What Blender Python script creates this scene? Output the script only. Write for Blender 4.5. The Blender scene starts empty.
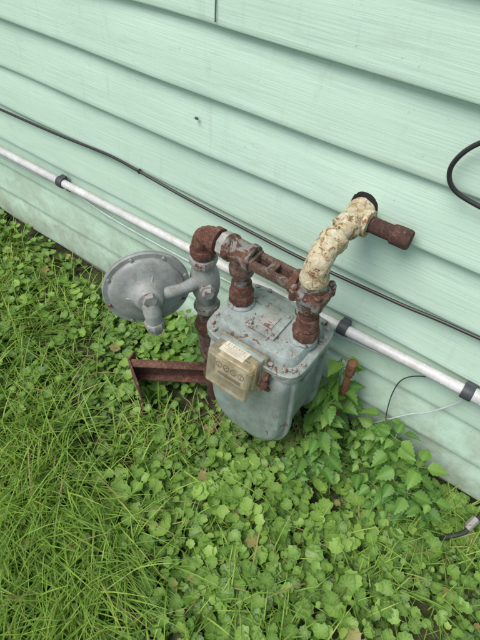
import bpy, bmesh, math, random
import numpy as np
from mathutils import Vector, Matrix
from mathutils import noise as mn
random.seed(7); rng=np.random.default_rng(11)
S=bpy.context.scene; COL=S.collection
D=.725

# ---------------------------------------------------------------- materials
def mat(name):
    m=bpy.data.materials.new(name); m.use_nodes=True
    nt=m.node_tree; b=nt.nodes['Principled BSDF']; return m,nt,b
def noise(nt,scale,detail=6,rough=.6,vec=None,dist=0):
    n=nt.nodes.new('ShaderNodeTexNoise'); n.inputs['Scale'].default_value=scale
    n.inputs['Detail'].default_value=min(detail,6); n.inputs['Roughness'].default_value=rough
    n.inputs['Distortion'].default_value=dist
    if vec is None:
        g=nt.nodes.new('ShaderNodeNewGeometry'); vec=g.outputs['Position']
    nt.links.new(vec,n.inputs['Vector']); return n.outputs['Fac']
def ramp(nt,fac,stops,interp='LINEAR'):
    r=nt.nodes.new('ShaderNodeValToRGB'); r.color_ramp.interpolation=interp
    e=r.color_ramp.elements
    while len(e)<len(stops): e.new(.5)
    for i,(p,c) in enumerate(stops):
        e[i].position=p; e[i].color=(c[0],c[1],c[2],1) if hasattr(c,'__len__') else (c,c,c,1)
    nt.links.new(fac,r.inputs['Fac']); return r.outputs['Color']
def mix(nt,fac,a,b,mode='MIX'):
    n=nt.nodes.new('ShaderNodeMix'); n.data_type='RGBA'; n.blend_type=mode
    for s,v in ((0,fac),(6,a),(7,b)):
        if hasattr(v,'is_linked'): nt.links.new(v,n.inputs[s])
        elif hasattr(v,'__len__'): n.inputs[s].default_value=(*v[:3],1)
        else: n.inputs[s].default_value=v
    return n.outputs[2]
def math_(nt,op,a,b=0.,clamp=False):
    n=nt.nodes.new('ShaderNodeMath'); n.operation=op; n.use_clamp=clamp
    for i,v in enumerate((a,b)):
        if hasattr(v,'is_linked'): nt.links.new(v,n.inputs[i])
        else: n.inputs[i].default_value=v
    return n.outputs[0]
def bump(nt,b,h,strength,dist=.002):
    n=nt.nodes.new('ShaderNodeBump'); n.inputs['Strength'].default_value=strength
    n.inputs['Distance'].default_value=dist
    nt.links.new(h,n.inputs['Height']); nt.links.new(n.outputs[0],b.inputs['Normal'])
def posmap(nt,sc):
    g=nt.nodes.new('ShaderNodeNewGeometry'); m=nt.nodes.new('ShaderNodeMapping')
    m.inputs['Scale'].default_value=sc; nt.links.new(g.outputs['Position'],m.inputs['Vector']); return m.outputs[0]
def setc(nt,b,c):
    if hasattr(c,'is_linked'): nt.links.new(c,b.inputs['Base Color'])
    else: b.inputs['Base Color'].default_value=(*c,1)

def m_siding():
    m,nt,b=mat('mint_siding')
    big=noise(nt,3.0,2,.6)
    c=ramp(nt,big,[(.3,(.52,.71,.59)),(.7,(.58,.775,.65))])
    grain=noise(nt,1,3,.65,posmap(nt,(7,7,260)))
    c=mix(nt,.20,c,ramp(nt,grain,[(.35,(.37,.53,.43)),(.65,(.68,.85,.74))]))
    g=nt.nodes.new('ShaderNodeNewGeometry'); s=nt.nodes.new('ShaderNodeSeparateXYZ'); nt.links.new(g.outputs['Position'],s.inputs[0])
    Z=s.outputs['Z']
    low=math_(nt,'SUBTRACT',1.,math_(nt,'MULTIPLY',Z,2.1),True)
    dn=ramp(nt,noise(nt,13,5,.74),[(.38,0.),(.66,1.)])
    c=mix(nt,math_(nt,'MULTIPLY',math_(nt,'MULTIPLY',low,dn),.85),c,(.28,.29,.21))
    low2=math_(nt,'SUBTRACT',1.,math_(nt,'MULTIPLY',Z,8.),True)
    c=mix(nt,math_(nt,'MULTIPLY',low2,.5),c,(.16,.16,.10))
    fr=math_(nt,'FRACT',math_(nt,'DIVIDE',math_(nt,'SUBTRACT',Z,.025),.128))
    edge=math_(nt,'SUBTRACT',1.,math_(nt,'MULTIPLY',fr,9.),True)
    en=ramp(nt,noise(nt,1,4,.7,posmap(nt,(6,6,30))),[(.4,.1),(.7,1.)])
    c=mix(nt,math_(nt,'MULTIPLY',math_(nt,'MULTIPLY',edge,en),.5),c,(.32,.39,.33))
    st=ramp(nt,noise(nt,1,4,.7,posmap(nt,(9,9,70))),[(.56,0.),(.8,1.)])
    c=mix(nt,math_(nt,'MULTIPLY',st,.40),c,(.38,.47,.39))
    dr=ramp(nt,noise(nt,1,4,.7,posmap(nt,(40,40,5))),[(.58,0.),(.8,1.)])
    c=mix(nt,math_(nt,'MULTIPLY',dr,.32),c,(.38,.45,.39))
    sp=ramp(nt,noise(nt,150,2,.6),[(.70,0.),(.76,1.)])
    c=mix(nt,math_(nt,'MULTIPLY',sp,.5),c,(.24,.29,.22))
    setc(nt,b,c); b.inputs['Roughness'].default_value=.5
    bump(nt,b,grain,.42,.0014); return m
def m_rust(name='rusty_iron',dark=(.045,.022,.016),mid=(.135,.055,.034),light=(.27,.15,.10),paint=None,amt=.5,grime=.5):
    m,nt,b=mat(name)
    n1=noise(nt,62,10,.78,dist=.4)
    c=ramp(nt,n1,[(.32,dark),(.5,mid),(.70,light)])
    c=mix(nt,ramp(nt,noise(nt,16,6,.6),[(.40,0.),(.60,grime)]),c,[v*.45 for v in mid])
    c=mix(nt,ramp(nt,noise(nt,200,5,.7),[(.58,0.),(.66,.6)]),c,(.33,.25,.20))
    if paint:
        k=ramp(nt,noise(nt,44,9,.74,dist=.8),[(amt,0.),(amt+.05,1.)])
        c=mix(nt,k,c,mix(nt,noise(nt,90,6),paint,[v*.5 for v in paint]))
    setc(nt,b,c); b.inputs['Roughness'].default_value=.82
    bump(nt,b,noise(nt,130,10,.8),1.,.0035); return m
def m_paint(name,col,chip=.69,rust=(.13,.055,.03),rough=.42,sc=30,dirt=(.15,.15,.13),dirtamt=.5,bs=.3):
    m,nt,b=mat(name)
    c=mix(nt,ramp(nt,noise(nt,9,5),[(.3,0.),(.7,1.)]),[v*.84 for v in col],[min(1,v*1.14) for v in col])
    d=ramp(nt,noise(nt,22,10,.78),[(.42,0.),(.70,1.)])
    c=mix(nt,math_(nt,'MULTIPLY',d,dirtamt),c,dirt)
    dr=ramp(nt,noise(nt,1,7,.7,posmap(nt,(60,60,9))),[(.50,0.),(.72,1.)])
    c=mix(nt,math_(nt,'MULTIPLY',dr,dirtamt*.75),c,dirt)
    k=ramp(nt,noise(nt,sc,10,.76,dist=.6),[(chip,0.),(chip+.02,1.)])
    c=mix(nt,k,c,rust)
    li=ramp(nt,noise(nt,120,6,.7),[(.64,0.),(.68,.6)])
    c=mix(nt,li,c,[min(1,v*1.8) for v in col])
    setc(nt,b,c); b.inputs['Roughness'].default_value=rough
    bump(nt,b,noise(nt,110,8,.65),bs,.0018); return m
def m_cream():
    m,nt,b=mat('flaking_cream_paint')
    c=ramp(nt,noise(nt,40,8,.75),[(.34,(.46,.33,.17)),(.47,(.66,.56,.36)),(.66,(.80,.76,.62))])
    k=ramp(nt,noise(nt,50,10,.78,dist=1.),[(.54,0.),(.575,1.)])
    c=mix(nt,k,c,(.33,.19,.09))
    k2=ramp(nt,noise(nt,90,9,.75),[(.59,0.),(.62,1.)])
    c=mix(nt,k2,c,(.10,.06,.038))
    setc(nt,b,c); b.inputs['Roughness'].default_value=.85
    bump(nt,b,noise(nt,95,10,.78,dist=.5),1.,.006); return m
def m_plain(name,col,rough=.5,metal=0,ns=40,var=.2,bs=.15):
    m,nt,b=mat(name)
    c=ramp(nt,noise(nt,ns,6,.65),[(.3,[v*(1-var) for v in col]),(.7,[min(1,v*(1+var)) for v in col])])
    setc(nt,b,c); b.inputs['Roughness'].default_value=rough; b.inputs['Metallic'].default_value=metal
    bump(nt,b,noise(nt,ns*4,5),bs,.001); return m
def m_clear():
    m,nt,b=mat('yellowed_clear_plastic')
    c=ramp(nt,noise(nt,34,8,.75),[(.36,(.62,.53,.36)),(.55,(.87,.82,.66)),(.7,(.94,.92,.82))])
    setc(nt,b,c)
    r=ramp(nt,noise(nt,60,6,.7),[(.4,.08),(.7,.30)]); nt.links.new(r,b.inputs['Roughness'])
    b.inputs['Transmission Weight'].default_value=.80; b.inputs['IOR'].default_value=1.22
    return m
def m_leaf(name,stops,veincol,rough=.45,trans=.3,spec=.35):
    m,nt,b=mat(name)
    a=nt.nodes.new('ShaderNodeAttribute'); a.attribute_name='Col'
    s=nt.nodes.new('ShaderNodeSeparateColor'); nt.links.new(a.outputs['Color'],s.inputs[0])
    c=ramp(nt,s.outputs[0],stops)
    c=mix(nt,math_(nt,'MULTIPLY',s.outputs[1],.5),c,veincol)
    c=mix(nt,s.outputs[2],c,(.34,.27,.12))
    setc(nt,b,c); b.inputs['Roughness'].default_value=rough
    b.inputs['Specular IOR Level'].default_value=spec
    t=nt.nodes.new('ShaderNodeBsdfTranslucent'); nt.links.new(mix(nt,1.,c,(1.45,1.4,.55),'MULTIPLY'),t.inputs[0])
    ms=nt.nodes.new('ShaderNodeMixShader'); ms.inputs[0].default_value=trans
    nt.links.new(b.outputs[0],ms.inputs[1]); nt.links.new(t.outputs[0],ms.inputs[2])
    nt.links.new(ms.outputs[0],nt.nodes['Material Output'].inputs[0]); return m
def m_ground():
    m,nt,b=mat('soil_and_turf')
    near=ramp(nt,noise(nt,35,5,.75),[(.3,(.026,.030,.013)),(.5,(.05,.062,.022)),(.72,(.11,.09,.05))])  # dark soil; its tone also paints in the shaded gaps between leaves
    far=ramp(nt,noise(nt,6,5,.8),[(.3,(.05,.11,.02)),(.7,(.10,.19,.04))])
    g=nt.nodes.new('ShaderNodeNewGeometry'); v=nt.nodes.new('ShaderNodeVectorMath'); v.operation='LENGTH'
    nt.links.new(g.outputs['Position'],v.inputs[0])
    f=math_(nt,'SUBTRACT',math_(nt,'MULTIPLY',v.outputs['Value'],.5),1.1,True)
    setc(nt,b,mix(nt,f,near,far)); b.inputs['Roughness'].default_value=.95
    bump(nt,b,noise(nt,60,4,.75),1.,.01); return m

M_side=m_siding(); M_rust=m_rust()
M_seam=m_plain('dark_mint_seam',(.20,.27,.22),.8)  # darker mint for the thin strips along the lap joints
M_rustr=m_rust('red_rust',dark=(.055,.022,.017),mid=(.145,.058,.039),light=(.31,.18,.125),grime=.5)
M_rusto=m_rust('orange_rust',dark=(.09,.035,.018),mid=(.24,.095,.045),light=(.38,.20,.11),grime=.3)
M_rustp=m_rust('rust_with_grey_paint',paint=(.33,.33,.31),amt=.50)
M_bar=m_rust('weathered_bar',dark=(.055,.032,.025),mid=(.14,.078,.057),light=(.30,.21,.16),paint=(.27,.24,.21),amt=.52,grime=.5)
M_rustd=m_rust('dark_rust',dark=(.030,.015,.012),mid=(.085,.036,.026),light=(.17,.08,.055))
M_brown=m_rust('brown_pipe',dark=(.045,.022,.018),mid=(.08,.036,.028),light=(.13,.065,.05))
M_met=m_paint('blue_grey_meter_paint',(.285,.345,.335),chip=.63,dirtamt=.75)
M_met2=m_paint('blue_grey_cover_paint',(.30,.355,.345),chip=.59,sc=40,dirtamt=.85)
M_reg=m_paint('grey_regulator_paint',(.33,.355,.35),chip=.655,rough=.5,dirtamt=.8,dirt=(.17,.165,.14))
M_galv=m_paint('galvanised_fitting',(.34,.34,.32),chip=.55,rough=.6,dirtamt=.7)
M_cream=m_cream(); M_clear=m_clear()
M_cond=m_paint('pale_grey_conduit',(.60,.61,.62),chip=.74,rust=(.3,.27,.24),rough=.42,dirt=(.33,.32,.29),dirtamt=.6,bs=.1)
M_black=m_plain('black_rubber',(.022,.022,.024),.45)
M_dgrey=m_plain('dark_grey_clamp',(.06,.065,.075),.55,.2)
M_white=m_plain('white_wire_jacket',(.55,.60,.62),.5)
M_label=m_plain('aged_paper_label',(.66,.61,.50),.7,ns=70)
M_dial=m_plain('dial_face',(.50,.42,.27),.6,ns=60,var=.4)
M_ink=m_plain('dial_ink',(.03,.026,.022),.6)
M_conc=m_plain('concrete_block',(.30,.29,.27),.9,ns=20,bs=.6)
M_shing=m_plain('roof_shingle',(.07,.07,.075),.9,ns=12,bs=.6)
M_soff=m_plain('soffit_white',(.72,.73,.72),.5)
M_hole=m_plain('dark_opening',(.012,.011,.010),.9)
M_ground=m_ground()
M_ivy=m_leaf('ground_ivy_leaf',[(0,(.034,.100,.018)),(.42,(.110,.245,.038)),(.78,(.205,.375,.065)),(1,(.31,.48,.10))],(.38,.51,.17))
M_grass=m_leaf('grass_blade',[(0,(.085,.19,.025)),(.6,(.20,.37,.05)),(1,(.36,.50,.09))],(.40,.52,.16))
M_weed=m_leaf('weed_leaf',[(0,(.038,.120,.025)),(.5,(.085,.22,.040)),(1,(.18,.34,.06))],(.28,.44,.13))
M_stem=m_plain('green_stem',(.14,.19,.06),.6)
M_twig=m_plain('dry_twig',(.26,.19,.11),.9)

# ---------------------------------------------------------------- mesh helpers
def obj(name,me,parent=None,m=None):
    o=bpy.data.objects.new(name,me); COL.objects.link(o)
    if m: me.materials.append(m)
    if parent: o.parent=parent
    return o
def empty(name):
    o=bpy.data.objects.new(name,None); COL.objects.link(o); o.empty_display_size=.05; return o
def finish(bm,name,parent,m,smooth=True,ang=35):
    bmesh.ops.recalc_face_normals(bm,faces=bm.faces[:])
    me=bpy.data.meshes.new(name); bm.to_mesh(me); bm.free()
    if smooth:
        me.polygons.foreach_set('use_smooth',[True]*len(me.polygons))
        me.set_sharp_from_angle(angle=math.radians(ang))
    return obj(name,me,parent,m)
def frame(axis,ref=None):
    z=Vector(axis).normalized()
    r=Vector(ref) if ref else (Vector((0,0,1)) if abs(z.z)<.9 else Vector((1,0,0)))
    x=r.cross(z).normalized(); y=z.cross(x)
    return Matrix((x,y,z)).transposed().to_4x4()
def add_lathe(bm,prof,o,axis=(0,0,1),segs=32,rot=0):
    M=Matrix.Translation(o)@frame(axis)@Matrix.Rotation(rot,4,'Z'); rings=[]
    for r,h in prof:
        if r<1e-6: rings.append([bm.verts.new(M@Vector((0,0,h)))])
        else: rings.append([bm.verts.new(M@Vector((r*math.cos(2*math.pi*i/segs),r*math.sin(2*math.pi*i/segs),h))) for i in range(segs)])
    for a,b in zip(rings,rings[1:]):
        for i in range(segs):
            j=(i+1)%segs
            if len(a)==1 and len(b)==1: continue
            if len(a)==1: bm.faces.new((a[0],b[i],b[j]))
            elif len(b)==1: bm.faces.new((a[i],a[j],b[0]))
            else: bm.faces.new((a[i],a[j],b[j],b[i]))
def lathe(name,prof,o,axis=(0,0,1),parent=None,m=None,segs=32,rot=0,smooth=True):
    bm=bmesh.new(); add_lathe(bm,prof,o,axis,segs,rot); return finish(bm,name,parent,m,smooth)
def cyl(r,h0,h1,c=.0015):
    return [(0,h0),(r-c,h0),(r,h0+c),(r,h1-c),(r-c,h1),(0,h1)]
def spline(pts,n=8):
    P=[Vector(p) for p in pts]
    if n<=1: return P
    P=[P[0]*2-P[1]]+P+[P[-1]*2-P[-2]]; out=[]
    for i in range(1,len(P)-2):
        a,b,c,d=P[i-1:i+3]
        for k in range(n):
            t=k/n
            out.append(.5*((2*b)+(c-a)*t+(2*a-5*b+4*c-d)*t*t+(3*b-a-3*c+d)*t**3))
    out.append(P[-2]); return out
def add_tube(bm,pts,r,segs=14,cap=True):
    n=len(pts); rr=r if hasattr(r,'__len__') else [r]*n
    t0=(pts[1]-pts[0]).normalized()
    up=Vector((0,0,1)) if abs(t0.z)<.9 else Vector((1,0,0))
    x=up.cross(t0).normalized(); rings=[]
    for i,p in enumerate(pts):
        t=(pts[min(i+1,n-1)]-pts[max(i-1,0)]).normalized()
        x=(x-t*x.dot(t)).normalized(); y=t.cross(x)
        rings.append([bm.verts.new(p+rr[i]*(x*math.cos(2*math.pi*k/segs)+y*math.sin(2*math.pi*k/segs))) for k in range(segs)])
    for a,b in zip(rings,rings[1:]):
        for k in range(segs):
            j=(k+1)%segs; bm.faces.new((a[k],a[j],b[j],b[k]))
    if cap: bm.faces.new(rings[0]); bm.faces.new(rings[-1][::-1])
def tube(name,pts,r,parent=None,m=None,segs=14,n=8):
    bm=bmesh.new(); add_tube(bm,spline(pts,n),r,segs); return finish(bm,name,parent,m)
def add_box(bm,c,s,M=None,bev=0,seg=2):
    mm=Matrix.Translation(c)@(M or Matrix.Identity(4))@Matrix.Diagonal((*s,1))
    r=bmesh.ops.create_cube(bm,size=1,matrix=mm)
    if bev:
        es=list({e for v in r['verts'] for e in v.link_edges})
        bmesh.ops.bevel(bm,geom=es,offset=bev,segments=seg,affect='EDGES',profile=.6)
def box(name,c,s,parent=None,m=None,M=None,bev=0,seg=2):
    bm=bmesh.new(); add_box(bm,c,s,M,bev,seg); return finish(bm,name,parent,m)
def fastmesh(name,V,F,m,parent=None,col=None,smooth=True):
    me=bpy.data.meshes.new(name); V=np.asarray(V,np.float32); F=np.asarray(F,np.int32)
    me.vertices.add(len(V)); me.vertices.foreach_set('co',V.ravel())
    k=F.shape[1]; me.loops.add(F.size); me.loops.foreach_set('vertex_index',F.ravel())
    me.polygons.add(len(F)); me.polygons.foreach_set('loop_start',np.arange(0,F.size,k,dtype=np.int32))
    try: me.polygons.foreach_set('loop_total',np.full(len(F),k,dtype=np.int32))
    except Exception: pass
    me.polygons.foreach_set('use_smooth',np.full(len(F),smooth))
    if col is not None:
        a=me.color_attributes.new('Col','FLOAT_COLOR','POINT'); c=np.ones((len(V),4),np.float32); c[:,:3]=col
        a.data.foreach_set('color',c.ravel())
    me.update(calc_edges=True); me.validate()
    return obj(name,me,parent,m)

# ---------------------------------------------------------------- house
house=empty('vinyl_sided_house')
X0,X1=-5.0,4.0; E=.128; Z0=.025
bm=bmesh.new(); xs=np.arange(X0,X1+.001,.05)
def wav(x,k): return .0019*math.sin(x*3.1+k*1.7)+.0012*math.sin(x*7.3+k*4.1)+.0006*math.sin(x*15.3+k*2.2)
seams={7:[-.583,2.4],3:[-2.2,1.5],5:[-3.4,1.9],1:[.9],9:[-1.6],11:[.4],13:[-2.9]}
ncourse=21
for k in range(ncourse):
    zb=Z0+k*E; rows=[]
    prof=[(D-.001,zb+.004),(D-.0150,zb-.001),(D-.0178,zb+.0008),(D-.0185,zb+.004),(D-.0172,zb+.012),(D-.0148,zb+E*.35),(D-.0090,zb+E*.7),(D-.0015,zb+E+.005)]
    for x in xs:
        w=wav(x,k); s=0
        for sx in seams.get(k,[]):
            if x>sx: s+=.0012
        wz=.0016*math.sin(x*2.2+k*2.9)+.0007*math.sin(x*9+k)
        rows.append([bm.verts.new((x,y-(w+s)*(1 if 0<i<7 else 0),z+(wz if i<5 else 0))) for i,(y,z) in enumerate(prof)])
    for a,b in zip(rows,rows[1:]):
        for i in range(len(prof)-1): bm.faces.new((a[i],b[i],b[i+1],a[i+1]))
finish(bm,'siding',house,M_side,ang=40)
ZT=Z0+ncourse*E
bm=bmesh.new()
for k,ss in seams.items():
    for sx in ss:
        zb=Z0+k*E
        add_box(bm,(sx,D-.0140,zb+E*.5),(.0006,.004,E*.9),M=Matrix.Rotation(-.10,4,'X'))
finish(bm,'siding_lap_joint',house,M_seam,False)
box('wall_core',(.5*(X0+X1),D+3.52,ZT/2+.02),(X1-X0-.02,7.0,ZT-.05),house,m_plain('mint_wall',(.50,.68,.57),.6))
box('foundation',(.5*(X0+X1),D+3.5,-.24),(X1-X0+.0,6.99,.52),house,M_conc)
box('corner_trim_l',(X0-.02,D+.03,ZT/2),(.07,.12,ZT),house,M_soff,bev=.003)
box('corner_trim_r',(X1+.02,D+.03,ZT/2),(.07,.12,ZT),house,M_soff,bev=.003)
bm=bmesh.new(); zr=ZT+.03; ya,yb=D-.30,D+7.35
vs=[bm.verts.new(p) for p in [(X0-.3,ya,zr),(X1+.3,ya,zr),(X1+.3,yb,zr),(X0-.3,yb,zr),(X0-.3,(ya+yb)/2,zr+1.9),(X1+.3,(ya+yb)/2,zr+1.9)]]
for f in ((0,1,5,4),(2,3,4,5),(1,2,5),(3,0,4)): bm.faces.new([vs[i] for i in f])
finish(bm,'roof',house,M_shing,False)
box('soffit',(.5*(X0+X1),(ya+yb)/2,zr-.025),(X1-X0+.58,yb-ya-.02,.03),house,M_soff)
# ---------------------------------------------------------------- ground
def gz(x,y):
    return .010*np.sin(x*4.3+1.)*np.cos(y*5.1)+.006*np.sin(x*11+y*7)+.004*np.sin(y*17-x*5)-.012
cx=np.concatenate([[-60,-30,-14,-8,-5],np.arange(-4,3.01,.05),[5,9,16,30,60]])
cy=np.concatenate([[-60,-30,-14,-8,-4],np.arange(-2.2,.9,.05),[1.5,3,8,16,30,60]])
gx,gy=np.meshgrid(cx,cy,indexing='ij'); G=np.stack([gx,gy,gz(gx,gy)],-1).reshape(-1,3)
nx,ny=len(cx),len(cy); I=np.arange(nx*ny).reshape(nx,ny)
F=np.stack([I[:-1,:-1],I[1:,:-1],I[1:,1:],I[:-1,1:]],-1).reshape(-1,4)
fastmesh('ground',G,F,M_ground)

# ---------------------------------------------------------------- vegetation
def place(tv,tf,tcol,P,yaw,pitch,roll,size,rand,dead=None):
    L=len(P); tvv=np.broadcast_to(tv,(L,)+tv.shape[-2:]) if tv.ndim==2 else tv
    v=tvv*size[:,None,None]
    cr,sr=np.cos(roll)[:,None],np.sin(roll)[:,None]
    x,y,z=v[...,0],v[...,1],v[...,2]
    y,z=y*cr-z*sr,y*sr+z*cr
    cp,sp=np.cos(pitch)[:,None],np.sin(pitch)[:,None]
    x,z=x*cp-z*sp,x*sp+z*cp
    cw,sw=np.cos(yaw)[:,None],np.sin(yaw)[:,None]
    x,y=x*cw-y*sw,x*sw+y*cw
    V=np.stack([x,y,z],-1)+P[:,None,:]
    n=tvv.shape[1]
    Fm=(tf[None]+(np.arange(L)*n)[:,None,None]).reshape(-1,3)
    C=np.zeros((L,n,3)); C[...,0]=rand[:,None]; C[...,1]=tcol[None]; 
    if dead is not None: C[...,2]=dead[:,None]
    return V.reshape(-1,3),Fm,C.reshape(-1,3)
NR=18
def ivy_template():
    th=np.linspace(0,2*np.pi,NR,endpoint=False)+np.pi/NR; v=[[0,0,0]]; c=[1.]
    for s in (.55,1.):
        for i,t in enumerate(th):
            a=min(t,2*np.pi-t)
            r=(1-.42*np.exp(-(a/.26)**2))*(1.0+.06*np.exp(-((a-.8)/.35)**2))*s
            if s==1.: r*=(1.045 if i%2 else .90)
            v.append([-r*np.cos(t),r*np.sin(t),.16*s*s*(1+.3*np.cos(2*t))+(.05*s if i%2 else -.05*s)])
            c.append((.9 if s<1 else .35) if i%2==0 else .0)
    f=[]
    for i in range(NR):
        j=(i+1)%NR
        f.append([0,1+j,1+i]); f.append([1+i,1+j,1+NR+j]); f.append([1+i,1+NR+j,1+NR+i])
    return np.array(v,float),np.array(f),np.array(c)
tv,tf,tc=ivy_template()
def fld(x,y,s,p=0):
    return (np.sin(x*s+p)*np.cos(y*s*1.13+p*2)+.6*np.sin(x*s*2.3-y*s*1.9+p)+.4*np.cos(x*s*4.1+y*s*3.3+p*3))/2.
def grassy(x,y):
    g=y+.78*x+.49+.07*np.sin(x*9+y*4)
    return np.clip((.35-g)/.28,0,1)
def scatter(n,x0,x1,y0,y1):
    return rng.uniform(x0,x1,n),rng.uniform(y0,y1,n)
def ivy(x,y):
    den=.68+.60*fld(x,y,7,.4)
    den=den*(1-.76*grassy(x,y))
    den*=1-.85*np.exp(-(((x+.56)/.11)**2+((y-.50)/.09)**2))
    k=(rng.random(len(x))<den)&(y<.700); x,y=x[k],y[k]; L=len(x)
    cl=fld(x,y,5,2.2)
    size=np.clip(rng.lognormal(math.log(.0120),.30,L),.0048,.0205)*(1+.20*cl)
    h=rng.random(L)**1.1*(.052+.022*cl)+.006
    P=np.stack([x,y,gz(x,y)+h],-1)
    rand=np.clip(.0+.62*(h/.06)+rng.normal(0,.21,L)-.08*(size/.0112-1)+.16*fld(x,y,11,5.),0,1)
    dead=(rng.random(L)<.014)*.8
    tl=np.where(rng.random(L)<.25,.75,.26)
    v,f,c=place(tv,tf,tc,P,rng.uniform(0,2*np.pi,L),rng.normal(0,1,L)*tl,rng.normal(0,1,L)*tl,size,rand,dead)
    v[:,1]=np.minimum(v[:,1],.7055); return v,f,c
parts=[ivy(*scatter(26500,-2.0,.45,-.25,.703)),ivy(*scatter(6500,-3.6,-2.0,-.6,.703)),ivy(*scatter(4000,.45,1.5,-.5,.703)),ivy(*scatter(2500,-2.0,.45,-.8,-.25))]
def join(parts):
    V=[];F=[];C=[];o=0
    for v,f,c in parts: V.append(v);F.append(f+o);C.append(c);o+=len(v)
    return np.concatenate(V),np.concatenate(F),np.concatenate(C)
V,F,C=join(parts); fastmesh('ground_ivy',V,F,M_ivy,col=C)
def blades(x,y,lmin,lmax,dirbias=None,wk=1.,pb=.5):
    L=len(x); K=6; ln=rng.uniform(lmin,lmax,L); w=rng.uniform(.0010,.0021,L)*wk; bend=rng.uniform(.3,1.7,L)
    lean=rng.uniform(.1,.75,L)
    s=np.linspace(0,1,K); ang=lean[:,None]+bend[:,None]*s[None]
    ds=ln[:,None]/(K-1)
    X=np.concatenate([np.zeros((L,1)),np.cumsum(np.sin(ang[:,:-1])*ds,1)],1)
    Z=np.concatenate([np.zeros((L,1)),np.cumsum(np.cos(ang[:,:-1])*ds,1)],1)
    W=w[:,None]*np.array([.8,1.,1.,.85,.55,.06])[None]
    a=np.stack([X,W,Z],-1); b=np.stack([X,-W,Z],-1); mid=np.stack([X,W*0,Z-.25*W],-1)
    T=np.stack([a,mid,b],2).reshape(L,K*3,3); f=[]
    for i in range(K-1):
        for q in (0,1):
            u=i*3+q; f+= [[u,u+1,u+4],[u,u+4,u+3]]
    c=np.tile([.1,.6,.1],K)
    P=np.stack([x,y,gz(x,y)],-1)
    yaw=rng.uniform(0,2*np.pi,L)
    if dirbias is not None:
        yaw=np.where(rng.random(L)<pb,dirbias+rng.normal(0,.6,L),yaw)
    rand=np.clip(rng.normal(.5,.27,L)+.15*fld(x,y,8,3.),0,1); dead=np.where(rng.random(L)<.06,.9,0)
    return place(T,np.array(f),c,P,yaw,np.zeros(L),np.zeros(L),np.ones(L),rand,dead)
def gset(n,box_,lmin,lmax,base,kk,**k2):
    x,y=scatter(n,*box_)
    d=base+kk*grassy(x,y)*(.75+.4*fld(x,y,9,1.3))
    k=(rng.random(n)<d)&(y<.69); x,y=x[k],y[k]
    return blades(x,y,lmin,lmax,dirbias=-1.2,**k2)
gp=[gset(27000,(-2.0,.45,-.3,.66),.05,.12,.055,.92),gset(5500,(-2.0,.45,-.3,.50),.12,.24,.045,.9,pb=.75),
    gset(10000,(-3.6,-2.0,-.8,.66),.05,.13,.1,.8),gset(5000,(.45,1.5,-.6,.6),.05,.13,.25,.3),gset(8000,(-2.0,.6,-.9,-.3),.05,.15,.3,.5)]
def clump(cx_,cy_,r,n,l0,l1,**k):
    a=rng.uniform(0,6.28,n); q=r*np.sqrt(rng.random(n)); return blades(cx_+q*np.cos(a),np.minimum(cy_+q*np.sin(a),.68),l0,l1,**k)
for c in [(-.56,.34,.10,240,.05,.13),(-.48,.40,.08,140,.04,.11),(-.20,.60,.07,50,.08,.16),(.0,.32,.13,140,.06,.14),(.12,.5,.12,150,.06,.15),(-.12,.17,.12,240,.07,.15),(-.34,.40,.07,50,.04,.09),(-1.1,.6,.12,80,.05,.12),(-.40,.16,.10,200,.06,.15),(.18,.62,.08,100,.08,.16),(-.28,.28,.08,70,.06,.14)]: gp.append(clump(*c))
gp.append(clump(-.55,-.04,.22,900,.12,.26,dirbias=-.3,pb=.8))
gp.append(clump(-.78,.10,.18,500,.12,.24,dirbias=-.5,pb=.7))
V,F,C=join(gp); V[:,1]=np.minimum(V[:,1],.706); fastmesh('lawn_grass',V,F,M_grass,col=C)

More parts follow.
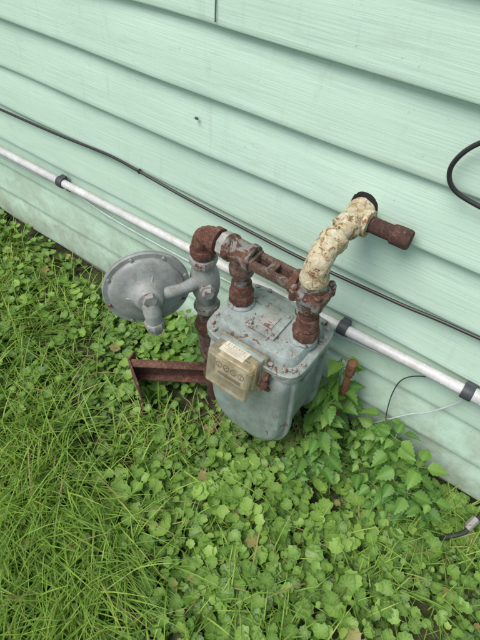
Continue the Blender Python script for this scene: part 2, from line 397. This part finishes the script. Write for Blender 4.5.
KW=13
def ovate(wd=.78):
    v=[];c=[]
    prof=[0,.26,.40,.46,.455,.43,.385,.33,.27,.20,.13,.06,0]
    for i in range(KW):
        t=i/(KW-1); w=prof[i]*wd*(1.06 if i%2 else .86)
        for q in (-1,-.5,0,.5,1):
            v.append([t+(.03 if i%2 and abs(q)==1 else 0),q*w,.10*abs(q)*w*3-.26*t*t+(.02 if i%2 else -.01)*abs(q)]); c.append(.9 if q==0 else (.35 if i%2 else .0)*(1-.5*abs(q)))
    f=[]
    for i in range(KW-1):
        for q in range(4):
            u=i*5+q; f+=[[u,u+1,u+6],[u,u+6,u+5]]
    return np.array(v,float),np.array(f),np.array(c)
ov,of,oc=ovate()
def weed(x,y,h,lean=(0,0),pairs=6,leaf=.05,name='weed_plant',br=0,spread=.4,xmin=None):
    e=empty(name); bm=bmesh.new()
    stems=[(Vector((x,y,float(gz(x,y))-.01)),Vector((lean[0],lean[1],1)).normalized(),h,pairs)]
    for b_ in range(br):
        a=random.uniform(0,6.28); stems.append((Vector((x+random.uniform(-.02,.02),y-random.uniform(0,.02),-.01)),Vector((lean[0]+spread*math.cos(a),min(.05,spread*math.sin(a)+lean[1]),1)).normalized(),h*random.uniform(.55,.85),max(3,pairs-1)))
    P=[];Y=[];PT=[];SZ=[];R=[]
    for p0,dr,hh,pr in stems:
        pts=[p0+dr*hh*t+Vector((.012*math.sin(t*5+x*9),.008*math.cos(t*6),0)) for t in np.linspace(0,1,8)]
        for q in pts: q.y=min(q.y,.70)
        add_tube(bm,pts,[.0022*(1-.6*i/7) for i in range(8)],6)
        for i in range(pr):
            t=.22+.78*i/(pr-1); j=min(6,int(t*7)); p=pts[j].lerp(pts[j+1],t*7-j); a0=i*1.57+random.uniform(-.4,.4)
            for s in range(2 if i<pr-1 else 4):
                a=a0+s*(math.pi if i<pr-1 else math.pi/2)+random.uniform(-.3,.3)
                L=leaf*random.uniform(.65,1.15)*(1.1-.45*t)
                if xmin is not None and p.x+1.2*L*math.cos(a)<xmin: a=math.pi-a
                pet=Vector((math.cos(a),math.sin(a),.35))*L*.35
                if p.y+pet.y+L*.8*math.sin(a)>.70:
                    pet=Vector((math.cos(a),-abs(math.sin(a)),.35))*L*.35; a=math.atan2(pet.y,pet.x)
                add_tube(bm,[p,p+pet*.5,p+pet],.0009,5)
                P.append(p+pet);Y.append(a);PT.append(random.uniform(-.45,.35));SZ.append(L);R.append(min(1,max(0,.15+.6*t+random.uniform(-.25,.25))))
    finish(bm,'stem',e,M_stem)
    P=np.array([tuple(p) for p in P]);L=len(P)
    v,f,c=place(ov,of,oc,P,np.array(Y),np.array(PT),rng.normal(0,.35,L),np.array(SZ),np.array(R))
    v[:,1]=np.minimum(v[:,1],.704)
    fastmesh('leaves',v,f,M_weed,e,c)
weed(-.205,.664,.36,(-.01,-.05),10,.066,br=2,spread=.12,xmin=-.24)
weed(-.190,.585,.27,(.0,-.01),9,.062,br=2,spread=.12,xmin=-.218)
weed(-.212,.535,.17,(.02,-.05),6,.054,br=2,spread=.2,xmin=-.225)
weed(-.205,.49,.10,(.1,-.12),4,.045,br=2)
weed(-.11,.66,.14,(.1,-.25),6,.045,br=2)
weed(-.03,.655,.25,(.04,-.15),8,.068,br=4)
weed(.03,.650,.22,(.10,-.2),7,.066,br=3)
weed(.09,.63,.14,(.1,-.3),5,.055,br=2)
weed(-.05,.60,.14,(-.1,-.2),5,.050,br=2)
weed(.02,.57,.11,(-.1,-.2),4,.045,br=2)
weed(-.60,.62,.28,(.1,-.0),6,.05,br=2)
weed(-.66,.66,.16,(-.1,-.1),5,.045,br=2)
weed(-.80,.66,.12,(-.1,-.2),4,.045,br=1)
bm=bmesh.new()
for _ in range(130):
    x=random.uniform(-.80,-.0); y=random.uniform(.3,.66); a=random.uniform(0,3.14); l=random.uniform(.03,.12); z=.012+random.uniform(0,.035)
    add_tube(bm,[Vector((x,y,z)),Vector((x+.5*l*math.cos(a),min(.7,y+.5*l*math.sin(a)+.004),z+.006)),Vector((x+l*math.cos(a),min(.7,y+l*math.sin(a)),z+.002))],random.uniform(.0006,.0014),5)
finish(bm,'dry_twigs',None,M_twig)

# ---------------------------------------------------------------- gas meter
mt=empty('gas_meter'); CX,CY=-.336,.547; ZTOP=.452
def u_outline(hw,zt,zb,rc=.02,n=14,sc=1.,e=2.6):
    pts=[]; zm=zb+ (zt-zb)*.46
    for i in range(n*2+1):
        a=math.pi+math.pi*i/(2*n); ca,sa=math.cos(a),math.sin(a)
        pts.append((hw*math.copysign(abs(ca)**(2/e),ca),zm+(zm-zb)*math.copysign(abs(sa)**(2/e),sa)))
    for cx_,s in ((hw,0),(-hw,1)):
        for i in range(5):
            a=(math.pi/2)*i/4+s*math.pi/2
            pts.append((cx_-(rc if s==0 else -rc)+rc*math.cos(a),zt-rc+rc*math.sin(a)))
    zc=(zt+zb)/2
    return [(x*sc,zc+(z-zc)*sc) for x,z in pts]
def loft_y(name,levels,m,ang=40):
    bm=bmesh.new(); rings=[]
    for y,(hw,zt,zb,sc) in levels:
        rings.append([bm.verts.new((CX+x,y,z)) for x,z in u_outline(hw,zt,zb,sc=sc)])
    for a,b in zip(rings,rings[1:]):
        n=len(a)
        for i in range(n): bm.faces.new((a[i],a[(i+1)%n],b[(i+1)%n],b[i]))
    bm.faces.new(rings[0]); bm.faces.new(rings[-1][::-1]); return finish(bm,name,mt,m,ang=ang)
h=(.097,ZTOP-.004,.135); f_=(.1075,ZTOP-.004,.124)
yf,yb2=.482,.612
L=lambda y,b,s:(y,(*b,s))
loft_y('case',[L(yf+.008,h,1),L(yb2-.008,h,1)],M_met)
loft_y('front_pan',[L(yf+.012,f_,.985),L(yf+.010,f_,1),L(yf+.002,f_,1),L(yf,f_,.985),L(yf-.001,f_,.92),L(yf-.014,f_,.89),L(yf-.021,f_,.84),L(yf-.0245,f_,.76),L(yf-.025,f_,.45)],M_met,30)
loft_y('back_pan',[L(yb2-.012,f_,.985),L(yb2-.010,f_,1),L(yb2-.002,f_,1),L(yb2,f_,.985),L(yb2+.001,f_,.93),L(yb2+.012,f_,.89),L(yb2+.019,f_,.80),L(yb2+.023,f_,.6)],M_met,50)
def srect(hw,hd,e=6,n=64):
    o=[]
    for i in range(n):
        a=2*math.pi*i/n; c,s=math.cos(a),math.sin(a)
        o.append((hw*math.copysign(abs(c)**(2/e),c),hd*math.copysign(abs(s)**(2/e),s)))
    return o
def stack(name,lv,m,e=6,ang=40):
    bm=bmesh.new(); R=[]
    for z,hw,hd in lv: R.append([bm.verts.new((CX+x,CY+y,z)) for x,y in srect(hw,hd,e)])
    for a,b in zip(R,R[1:]):
        n=len(a)
        for i in range(n): bm.faces.new((a[i],a[(i+1)%n],b[(i+1)%n],b[i]))
    bm.faces.new(R[0][::-1]); bm.faces.new(R[-1]); return finish(bm,name,mt,m,ang=ang)
z=ZTOP
stack('case_flange',[(z-.014,.110,.083),(z-.012,.1135,.0865),(z-.003,.1135,.0865),(z-.0018,.112,.085)],M_met2)
stack('gasket',[(z-.0016,.1105,.0835),(z-.0002,.1105,.0835)],M_rustd)
stack('top_cover',[(z,.1125,.0855),(z+.001,.115,.088),(z+.008,.115,.088),(z+.010,.113,.086),(z+.0105,.098,.070),(z+.020,.095,.067),(z+.027,.091,.063),(z+.029,.084,.056)],M_met2,5.5,28)
bm=bmesh.new()
for i in range(16):
    a=2*math.pi*(i+.5)/16; c,s=math.cos(a),math.sin(a)
    x=.1065*math.copysign(abs(c)**(.4),c); y=.079*math.copysign(abs(s)**(.4),s)
    add_lathe(bm,[(0,0),(.0070,0),(.0070,.0018),(.0052,.002),(.0052,.0070),(.0042,.0078),(0,.0078)],(CX+x,CY+y,z+.0095),segs=6,rot=i*.7)
for sx in (-1,1):
    for sy in (-1,1): add_lathe(bm,cyl(.0042,0,.005,.001),(CX+sx*.026,CY+sy*.028-.004,z+.034),segs=6)
for i in range(9):
    a=math.pi*1.02+math.pi*.96*i/8
    add_lathe(bm,cyl(.0045,0,.006,.001),(CX+.1*math.cos(a),yf+.001,.27+.138*math.sin(a)),axis=(0,-1,0),segs=6)
finish(bm,'bolts',mt,M_galv)
box('badge_plate',(CX,CY-.004,z+.031),(.070,.074,.008),mt,M_met2,bev=.003)
box('badge',(CX,CY-.004,z+.036),(.034,.036,.003),mt,M_galv,bev=.001)
box('cover_web',(CX,CY+.030,z+.029),(.13,.012,.006),mt,M_met2,bev=.0025)
for nm,px in (('inlet_boss',-.412),('outlet_boss',-.262)):
    lathe(nm,[(0,z+.02),(.029,z+.02),(.0285,z+.033),(.0245,z+.038),(0,z+.038)],(px,.552,0),(0,0,1),mt,M_met2)
ix,iz,iy=-.343,.436,yf-.022
IM=Matrix.Rotation(math.radians(-12),4,'X')
box('index_mount',(ix,iy+.004,iz-.004),(.102,.016,.090),mt,M_met2,bev=.004)
def IP(x,y,zz):
    v=IM@Vector((x,y,zz)); return Vector((ix,iy-.022,iz))+v
box('index_dial_plate',IP(0,.010,0),(.082,.012,.068),mt,M_dial,IM,bev=.002)
box('index_counter_block',IP(0,-.003,-.006),(.070,.014,.040),mt,M_dial,IM,bev=.002)
bm=bmesh.new(); ia=IM@Vector((0,-1,0))
for i in range(4):
    xx=-.0265+.0175*i
    add_lathe(bm,[(.0078,0),(.0078,.0014),(.0058,.0014),(.0058,0)],IP(xx,-.0105,.004),axis=ia,segs=20)
    add_box(bm,IP(xx,-.0112,.004),(.0018,.001,.011),IM@Matrix.Rotation(i*1.1,4,'Y'))
add_box(bm,IP(0,-.0106,-.016),(.054,.001,.0085),IM)
add_box(bm,IP(0,.0035,.026),(.060,.001,.0040),IM)
add_box(bm,IP(0,.0035,-.031),(.040,.001,.003),IM)
finish(bm,'dials',mt,M_ink,False)
box('index_cover',IP(0,-.002,0),(.100,.052,.086),mt,M_clear,IM,bev=.005,seg=3)
box('index_cover_lip',IP(0,.0225,0),(.112,.008,.098),mt,M_clear,IM,bev=.0025)
box('index_window_frame_t',IP(0,-.0295,.036),(.090,.003,.006),mt,M_clear,IM,bev=.001)
box('index_window_frame_b',IP(0,-.0295,-.036),(.090,.003,.006),mt,M_clear,IM,bev=.001)
box('index_label',IP(-.004,-.002,.0437),(.056,.030,.0010),mt,M_label,IM)
bm=bmesh.new()
for q in range(7): add_box(bm,IP(-.024+.006*q,.006,.0444),(.0012 if q%2 else .0022,.006,.0004),IM)
for yy,ww in ((-.001,.046),(-.005,.030),(-.009,.040),(-.0125,.026)): add_box(bm,IP(-.004,yy,.0444),(ww,.0010,.0004),IM)
finish(bm,'label_print',mt,m_plain('faded_ink',(.40,.36,.28),.7),False)
lathe('index_screw',cyl(.009,0,.018,.002),(ix+.062,iy-.004,iz-.012),(.2,-1,.1),mt,M_rustr,12)
lathe('index_screw_b',cyl(.007,0,.016,.002),(ix+.064,iy-.002,iz+.012),(.2,-1,.1),mt,M_rust,8)
lathe('drain_plug',cyl(.008,0,.014,.002),(ix+.064,iy+.006,iz-.036),(.2,-1,0),mt,M_rustr,6,smooth=False)
lathe('case_port',cyl(.014,0,.010,.002),(CX+.096,CY-.01,.385),(1,0,0),mt,M_met,20)

# ---------------------------------------------------------------- gas piping
gp_=empty('gas_pipe')
RX,RY=-.509,.552; ZB=.618; LX,OX=-.412,-.258; PY=.552
def rough_mesh(bm,amp,f1=110,f2=260):
    bmesh.ops.recalc_face_normals(bm,faces=bm.faces[:]); bm.normal_update()
    for v in bm.verts: v.co+=v.normal*amp*(mn.noise(v.co*f1)+.6*mn.noise(v.co*f2))
def dens(prof,step=.004):
    out=[prof[0]]
    for a,b in zip(prof,prof[1:]):
        l=math.hypot(b[0]-a[0],b[1]-a[1]); n=max(1,int(l/step)) if (a[0]>0 and b[0]>0) else 1
        for i in range(1,n+1): out.append((a[0]+(b[0]-a[0])*i/n,a[1]+(b[1]-a[1])*i/n))
    return out
def P(name,prof,o,ax,m,segs=30,rot=0,amp=.0007):
    bm=bmesh.new(); add_lathe(bm,dens(prof) if segs>12 else prof,o,ax,segs,rot)
    if segs>12: rough_mesh(bm,amp)
    return finish(bm,name,gp_,m,True,42 if segs>12 else 25)
P('riser',cyl(.0165,-.06,.46),(RX,RY,0),(0,0,1),M_rustd)
P('riser_coupling',[(.0165,.10),(.023,.102),(.0235,.108),(.0235,.14),(.022,.145),(.0165,.146)],(RX,RY,0),(0,0,1),M_rust)
P('stop_valve',[(.017,.225),(.025,.227),(.026,.235),(.024,.243),(.027,.255),(.028,.27),(.027,.285),(.024,.295),(.026,.303),(.025,.312),(.017,.314)],(RX,RY,0),(0,0,1),M_bar)
P('valve_plug',[(0,-.036),(.012,-.036),(.014,-.03),(.014,.024),(.009,.026),(.009,.034),(0,.034)],(RX,RY,.27),(.55,-.83,0),M_rust,20)
box('valve_tang',(RX+.023,RY-.034,.27),(.007,.018,.024),gp_,M_rust,Matrix.Rotation(.58,4,'Z'),bev=.001)
P('union_nut',[(.018,.325),(.031,.327),(.033,.333),(.033,.350),(.030,.356),(.018,.358)],(RX,RY,0),(0,0,1),M_rust,8)
P('bushing',[(.0165,.362),(.024,.364),(.024,.384),(.0165,.386)],(RX,RY,0),(0,0,1),M_bar,6)
arc=[Vector((RX+.030-.030*math.cos(a),RY,ZB-.030+.030*math.sin(a))) for a in np.linspace(0,math.pi/2,12)]
bm=bmesh.new(); add_tube(bm,[Vector((RX,RY,ZB-.047))]+arc+[Vector((RX+.045,RY,ZB))],.0215,30); rough_mesh(bm,.0010); finish(bm,'elbow',gp_,M_rustr,ang=60)
P('elbow_band',[(.0165,-.014),(.025,-.013),(.0262,-.009),(.0262,.003),(.025,.006),(.0165,.007)],(RX,RY,ZB-.043),(0,0,1),M_rustr)
P('elbow_band_side',[(.0165,-.010),(.025,-.009),(.0262,-.005),(.0262,.006),(.0165,.008)],(RX+.040,RY,ZB),(1,0,0),M_rustr)
P('nipple',cyl(.0165,.045,.10),(RX,RY,ZB),(1,0,0),M_rustp)
P('swivel_collar',[(.017,.051),(.025,.052),(.0265,.056),(.0265,.066),(.024,.069),(.017,.069)],(RX,RY,ZB),(1,0,0),M_galv,8)
P('bar_tee',[(.017,-.032),(.0255,-.031),(.0275,-.027),(.0275,-.020),(.0235,-.016),(.0235,.014),(.027,.018),(.027,.026),(.0255,.030),(.017,.031)],(LX,PY,ZB),(1,0,0),M_rustp)
for s in (-1,1):
    box('bar_rail',(.5*(LX+OX),PY+s*.0145,ZB-.002),(OX-LX-.045,.010,.020),gp_,M_bar,bev=.0025)
box('bar_web',(.5*(LX+OX),PY,ZB-.012),(OX-LX-.045,.020,.008),gp_,M_rustd,bev=.001)
box('bar_boss',(.5*(LX+OX)-.004,PY,ZB-.001),(.016,.0375,.0215),gp_,M_bar,bev=.003)
for xx in (LX+.030,OX-.030): box('bar_end',(xx,PY,ZB-.002),(.014,.042,.026),gp_,M_bar,bev=.004)
zt=ZTOP+.038
P('inlet_drop',[(0,zt),(.0175,zt),(.0175,ZB-.018),(0,ZB-.018)],(LX,PY,0),(0,0,1),M_rustp)
P('inlet_swivel_nut',[(.018,zt+.001),(.0255,zt+.002),(.0272,zt+.006),(.0272,zt+.022),(.0255,zt+.026),(.018,zt+.027)],(LX,PY,0),(0,0,1),M_rustr,8,rot=.2)
P('inlet_swivel_sleeve',[(.018,zt+.026),(.0225,zt+.027),(.0215,zt+.040),(.0205,zt+.052),(.018,zt+.053)],(LX,PY,0),(0,0,1),M_rustr)
P('inlet_neck',[(.018,ZB-.052),(.0235,ZB-.050),(.025,ZB-.042),(.025,ZB-.034),(.022,ZB-.030),(.023,ZB-.010),(.02,ZB)],(LX,PY,0),(0,0,1),M_bar)
P('outlet_drop',[(0,zt),(.0175,zt),(.0175,ZB),(0,ZB)],(OX,PY,0),(0,0,1),M_rust)
P('outlet_swivel_nut',[(.018,zt+.001),(.0255,zt+.002),(.0272,zt+.006),(.0272,zt+.022),(.0255,zt+.026),(.018,zt+.027)],(OX,PY,0),(0,0,1),M_rustr,8,rot=.3)
P('outlet_swivel_sleeve',[(.018,zt+.026),(.0225,zt+.027),(.0215,zt+.042),(.0205,zt+.058),(.018,zt+.059)],(OX,PY,0),(0,0,1),M_rustr)
P('outlet_tee_body',[(.018,ZB-.046),(.024,ZB-.044),(.026,ZB-.034),(.027,ZB-.022),(.033,ZB-.014),(.034,ZB-.010),(.034,ZB+.002),(.031,ZB+.005),(.027,ZB+.008),(.025,ZB+.020),(.023,ZB+.026),(.018,ZB+.027)],(OX,PY,0),(0,0,1),M_rustp)
bm=bmesh.new()
for i in range(4):
    a=math.pi/4+i*math.pi/2; add_lathe(bm,cyl(.0090,-.018,.006,.002),(OX+.033*math.cos(a),PY+.033*math.sin(a),ZB),segs=14)
    add_lathe(bm,cyl(.0060,.006,.013,.001),(OX+.033*math.cos(a),PY+.033*math.sin(a),ZB),segs=6,rot=i)
finish(bm,'union_lugs',gp_,M_rustp)
P('side_collar',[(.016,-.040),(.023,-.039),(.024,-.034),(.024,-.026),(.016,-.024)],(OX,PY,ZB-.002),(1,0,0),M_rust)
ZP=.694; rE=.034
def densify(pts,rad,step=.0022):
    o=[pts[0]]; r=[rad[0]]
    for (a,b),(ra,rb) in zip(zip(pts,pts[1:]),zip(rad,rad[1:])):
        n=max(1,int((b-a).length/step))
        for i in range(1,n+1): o.append(a.lerp(b,i/n)); r.append(ra+(rb-ra)*i/n)
    return o,r
def lumpy(name,pts,rad,m,segs=40,amp=.0020):
    pts,rad=densify(pts,rad)
    bm=bmesh.new(); add_tube(bm,pts,rad,segs)
    rough_mesh(bm,amp,80,240); return finish(bm,name,gp_,m,ang=70)
arc=[Vector((OX,PY+rE-rE*math.cos(a),ZP-rE+rE*math.sin(a))) for a in np.linspace(0,math.pi/2,14)]
pts=[Vector((OX,PY,ZB+t)) for t in (.018,.022,.024,.034)]+[Vector((OX,PY,ZP-rE-.002))]+arc+[Vector((OX,PY+rE+t,ZP)) for t in (.008,.010,.020,.022)]
rad=[.019,.0240,.0252,.0252,.0225]+[.0222]*14+[.0225,.0250,.0250,.0190]
lumpy('painted_elbow',pts,rad,M_cream)
ys=[PY+rE+.018,.632,.640,.642,.652,.654,.662,.692,.694,.704,.706,.716,.735]
rr=[.0185,.0185,.0185,.0248,.0248,.0225,.0222,.0222,.0246,.0246,.0190,.0182,.0182]
lumpy('painted_tee_run',[Vector((OX,y,ZP)) for y in ys],rr,M_cream)
P('stub_branch',[(.014,.0),(.0205,.001),(.0215,.018),(.0245,.020),(.0245,.029),(.015,.030)],(OX,.676,ZP),(1,0,0),M_cream,amp=.0014)
P('stub_pipe',cyl(.0145,.028,.080),(OX,.676,ZP),(1,.02,0),M_brown)
P('stub_cap',[(.0145,.070),(.0172,.071),(.0176,.075),(.0176,.099),(.0160,.103),(0,.104)],(OX,.676,ZP),(1,.02,0),M_brown)
P('wall_opening',[(.0,0),(.0265,0),(.0275,.0015),(.025,.003),(.0,.003)],(OX+.001,D-.0165,ZP+.006),(0,-1,.09),M_hole,36,amp=.0012)
# ---------------------------------------------------------------- regulator
rg=empty('gas_regulator')
lathe('body',[(.017,.392),(.024,.394),(.026,.400),(.026,.418),(.022,.424),(.024,.440),(.029,.455),(.032,.475),(.032,.500),(.028,.518),(.024,.530),(.024,.536),(.027,.540),(.0275,.553),(.025,.557),(.017,.558)],(RX,RY,0),(0,0,1),rg,M_reg,28)
for zz in (.408,.548): lathe('body_hex',[(.020,-.010),(.029,-.009),(.030,-.006),(.030,.006),(.029,.009),(.020,.010)],(RX,RY,zz),(0,0,1),rg,M_galv,8)
lathe('body_seat_plug',[(0,0),(.017,0),(.017,.010),(.013,.011),(.013,.020),(.011,.022),(0,.022)],(RX+.020,RY-.018,.487),(.74,-.67,0),rg,M_galv,6)
n_=Vector((.80,-.60,.12)).normalized(); pc=Vector((-.581,.452,.500))
prof=[(0,-.050),(.016,-.049),(.022,-.040),(.030,-.034),(.060,-.026),(.074,-.012),(.0765,-.007),(.0885,-.0065),(.0900,-.005),(.0900,-.0012),(.0885,-.0008),(.0885,.0008),(.0900,.0012),(.0900,.005),(.0885,.0065),(.079,.0065),(.0770,.008),(.0755,.013),(.071,.0165),(.056,.0195),(.044,.022),(.037,.026),(.033,.032),(.029,.041),(.025,.048),(.015,.051),(0,.052)]
lathe('diaphragm_case',prof,pc,n_,rg,M_reg,64)
FM=frame(n_)
bm=bmesh.new()
for i in range(8):
    a=2*math.pi*(i+.3)/8; q=pc+FM.to_3x3()@Vector((.0830*math.cos(a),.0830*math.sin(a),.005))
    add_lathe(bm,cyl(.0040,-.014,.005,.001),q,n_,segs=6)
finish(bm,'case_bolts',rg,M_galv)
bd=Vector((RX,RY,.492))
arm=[pc+n_*.018+(bd-pc)*.12,pc+n_*.026+(bd-pc)*.35,pc.lerp(bd,.65)+n_*.018,bd]
bm=bmesh.new(); pp=spline(arm,6); add_tube(bm,pp,[.013+.007*abs(2*i/(len(pp)-1)-1)**2 for i in range(len(pp))],20); finish(bm,'throat',rg,M_reg)
bm=bmesh.new(); up=Vector((0,0,1)); up=(up-n_*up.dot(n_)).normalized(); rt=up.cross(n_)
for ang in (70,180):
    a=math.radians(ang); dr=rt*math.cos(a)+up*math.sin(a)
    add_tube(bm,[pc+n_*.030+dr*.022,pc+n_*.0190+dr*.045,pc+n_*.0135+dr*.068],[.0050,.0033,.0022],10)
finish(bm,'ribs',rg,M_reg)
bm=bmesh.new()
add_tube(bm,spline([pc+n_*.034,pc+n_*.046+Vector((0,0,-.012)),pc+n_*.054+Vector((0,0,-.028)),pc+n_*.055+Vector((0,0,-.052))],6),[.020]*7+[.0185]*6+[.0175]*6,24)
finish(bm,'vent',rg,M_reg)
v0=pc+n_*.055+Vector((0,0,-.012))
lathe('vent_nut',[(.010,-.034),(.0200,-.036),(.0215,-.039),(.0215,-.052),(.020,-.055),(.0150,-.058),(.0145,-.070),(.010,-.070),(.010,-.064),(0,-.064)],v0,(0,0,1),rg,M_galv,8)
lathe('vent_screen',cyl(.009,-.0645,-.0635,.0001),v0,(0,0,1),rg,M_hole,16)
lathe('hub_cap',[(0,.046),(.015,.046),(.015,.058),(.0135,.060),(0,.060)],pc+up*.010,n_,rg,M_galv,6)
# ---------------------------------------------------------------- conduit, cables
ec=empty('electrical_conduit'); yc=D-.033
tube('tube',[(-5,yc,.345),(-2.2,yc,.358),(-1.5,yc,.364),(-.9,yc,.376),(-.3,yc,.386),(.05,yc,.396),(1,yc,.402),(3.9,yc,.41)],.0120,ec,M_cond,18,10)
def zc_(x): return .364+(x+1.5)*.0205
def clamp(x):
    bm=bmesh.new(); add_lathe(bm,[(.0123,-.011),(.0158,-.011),(.0165,-.009),(.0165,.009),(.0158,.011),(.0123,.011)],(x,yc,zc_(x)),(1,0,.02),24)
    add_box(bm,(x,D-.018,zc_(x)-.024),(.018,.008,.030),bev=.002); add_box(bm,(x,D-.022,zc_(x)),(.020,.012,.032),bev=.002)
    add_lathe(bm,cyl(.004,0,.003,.0008),(x,D-.022,zc_(x)-.032),(0,-1,0),8)
    finish(bm,'clamp',ec,M_dgrey)
for x in (-3.2,-2.3,-1.185,-.235,.045,.95,1.9,2.9): clamp(x)
lathe('coupling',[(.0123,-.03),(.0150,-.03),(.0150,.03),(.0123,.03)],(.075,yc,zc_(.075)+.001),(1,0,.02),ec,M_cond,24)
bc=empty('black_cable'); yw=D-.023
tube('line',[(-5,yw,.50),(-3,yw,.505),(-1.8,yw,.512),(-1.43,yw,.522),(-1.15,yw-.002,.534),(-.95,yw,.546),(-.835,yw-.003,.544),(-.7,yw,.530),(-.5,yw,.522),(-.35,yw,.518),(-.15,yw,.524),(.02,yw,.535),(.6,yw,.55),(3.9,yw,.56)],.0036,bc,M_black,10,8)
bm=bmesh.new()
for x,z_ in ((-.835,.544),(-1.9,.512),(.35,.545)): add_box(bm,(x,yw-.002,z_),(.007,.009,.011),bev=.002)
finish(bm,'cable_clip',bc,M_black)
wc=empty('white_wire'); yw2=D-.022
tube('line',[(-5,yw2-.004,.32),(-2.5,yw2-.004,.322),(-1.5,yw2-.004,.332),(-1.25,yw2-.006,.346),(-1.15,yw2-.008,.350),(-1.0,yw2-.006,.328),(-.8,yw2-.004,.320),(-.5,yw2-.004,.330),(-.2,yw2-.004,.355),(-.02,yw2,.372),(.0,yw2-.012,.376)],.0022,wc,M_white,8,8)
gw=empty('grey_wire')
tube('line',[(.052,yw2-.012,.392),(.01,yw2-.016,.398),(-.04,yw2-.012,.375),(-.075,yw2-.008,.33),(-.085,yw2-.006,.27),(-.080,yw2-.01,.19),(-.06,yw2-.02,.08)],.0014,gw,M_dgrey,8,8)
tube('ground_lead',[(.05,yw2-.008,.380),(.035,yw2-.01,.335),(-.00,yw2-.010,.265),(-.03,yw2-.010,.225),(-.08,yw2-.012,.140),(-.14,yw2-.015,.035)],.0018,gw,M_white,8,8)
cl=empty('cable_loop'); yl=D-.030
tube('line',[(.25,D-.022,1.02),(.05,D-.024,.955),(-.06,yl,.912),(-.115,yl,.878),(-.137,yl-.004,.838),(-.126,yl-.004,.806),(-.088,yl,.790),(-.02,D-.026,.784),(.25,D-.022,.775)],.0038,cl,M_black,12,10)
dc=empty('coaxial_cable')
tube('line',[(.36,D-.024,.13),(.24,D-.03,.085),(.215,.672,.075),(.205,.635,.065),(.195,.60,.050),(.17,.575,.035),(.15,.56,-.01)],.0055,dc,M_black,10,8)
lathe('connector',cyl(.0095,0,.034,.002),(.204,.640,.066),(-.25,-.9,-.3),dc,M_galv,6)
# ---------------------------------------------------------------- bracket & stake
br=empty('rusty_steel_bracket')
def plate(name,a,b,z0,z1,th,lip=0):
    a=Vector((*a,0));b=Vector((*b,0)); d=(b-a); L_=d.length; an=math.atan2(d.y,d.x); c=(a+b)/2
    bm=bmesh.new(); Mx=Matrix.Rotation(an,4,'Z')
    add_box(bm,(c.x,c.y,(z0+z1)/2),(L_,th,z1-z0),Mx,.0012)
    if lip:
        nn=Mx@Vector((0,-1,0)); q=c+nn*(lip/2)
        add_box(bm,(q.x,q.y,z1-.002),(L_,abs(lip),.004),Mx,.001); add_box(bm,(q.x,q.y,z0+.002),(L_,abs(lip),.004),Mx,.001)
    finish(bm,name,br,M_rustr)
plate('crossbar',(-.520,.570),(-.706,.446),.080,.146,.005,-.022)
plate('end_plate',(-.709,.442),(-.628,.398),.040,.152,.005)
plate('foot',(-.716,.470),(-.709,.442),.02,.150,.005)
st=empty('rusty_stake')
lathe('rod',[(0,-.05),(.0080,-.05),(.0085,.30),(.009,.345),(0,.345)],(-.182,.640,0),(.01,0,1),st,M_rusto,12)
lathe('head',cyl(.0115,.322,.366,.003),(-.182,.640,0),(.01,0,1),st,M_rusto,8)
bm=bmesh.new(); bmesh.ops.create_icosphere(bm,subdivisions=2,radius=1,matrix=Matrix.Translation((-.64,D-.020,.741))@Matrix.Diagonal((.005,.003,.003,1)))
finish(bm,'beetle',None,M_dgrey)

# ---------------------------------------------------------------- camera & light
cam=bpy.data.cameras.new('camera'); co=bpy.data.objects.new('camera',cam); COL.objects.link(co)
th=math.radians(50.2); yw_=math.radians(37)
hx=Vector((-math.sin(yw_),math.cos(yw_),0)); Fv=hx*math.cos(th)-Vector((0,0,math.sin(th)))
R=Vector((math.cos(yw_),math.sin(yw_),0)); U=R.cross(Fv)
co.matrix_world=Matrix.Translation((0,0,1.25))@Matrix((R,U,-Fv)).transposed().to_4x4()
cam.sensor_fit='VERTICAL'; cam.sensor_height=36; cam.lens=36*500/640; cam.clip_start=.02; cam.clip_end=500
S.camera=co
w=bpy.data.worlds.new('World'); S.world=w; w.use_nodes=True; nt=w.node_tree
sky=nt.nodes.new('ShaderNodeTexSky'); sky.sky_type='NISHITA'; sky.sun_disc=False
el,az=math.radians(62),math.radians(200)
sky.sun_elevation=el; sky.sun_rotation=az; sky.dust_density=3
nt.links.new(sky.outputs[0],nt.nodes['Background'].inputs[0]); nt.nodes['Background'].inputs[1].default_value=.15
sl=bpy.data.lights.new('sun','SUN'); sl.energy=2.9; sl.angle=math.radians(36); sl.color=(1,.96,.88)
so=bpy.data.objects.new('sun',sl); COL.objects.link(so)
sd=Vector((math.sin(az)*math.cos(el),math.cos(az)*math.cos(el),math.sin(el)))
so.rotation_euler=sd.to_track_quat('Z','Y').to_euler()
S.view_settings.view_transform='Standard'; S.view_settings.look='None'; S.view_settings.exposure=0
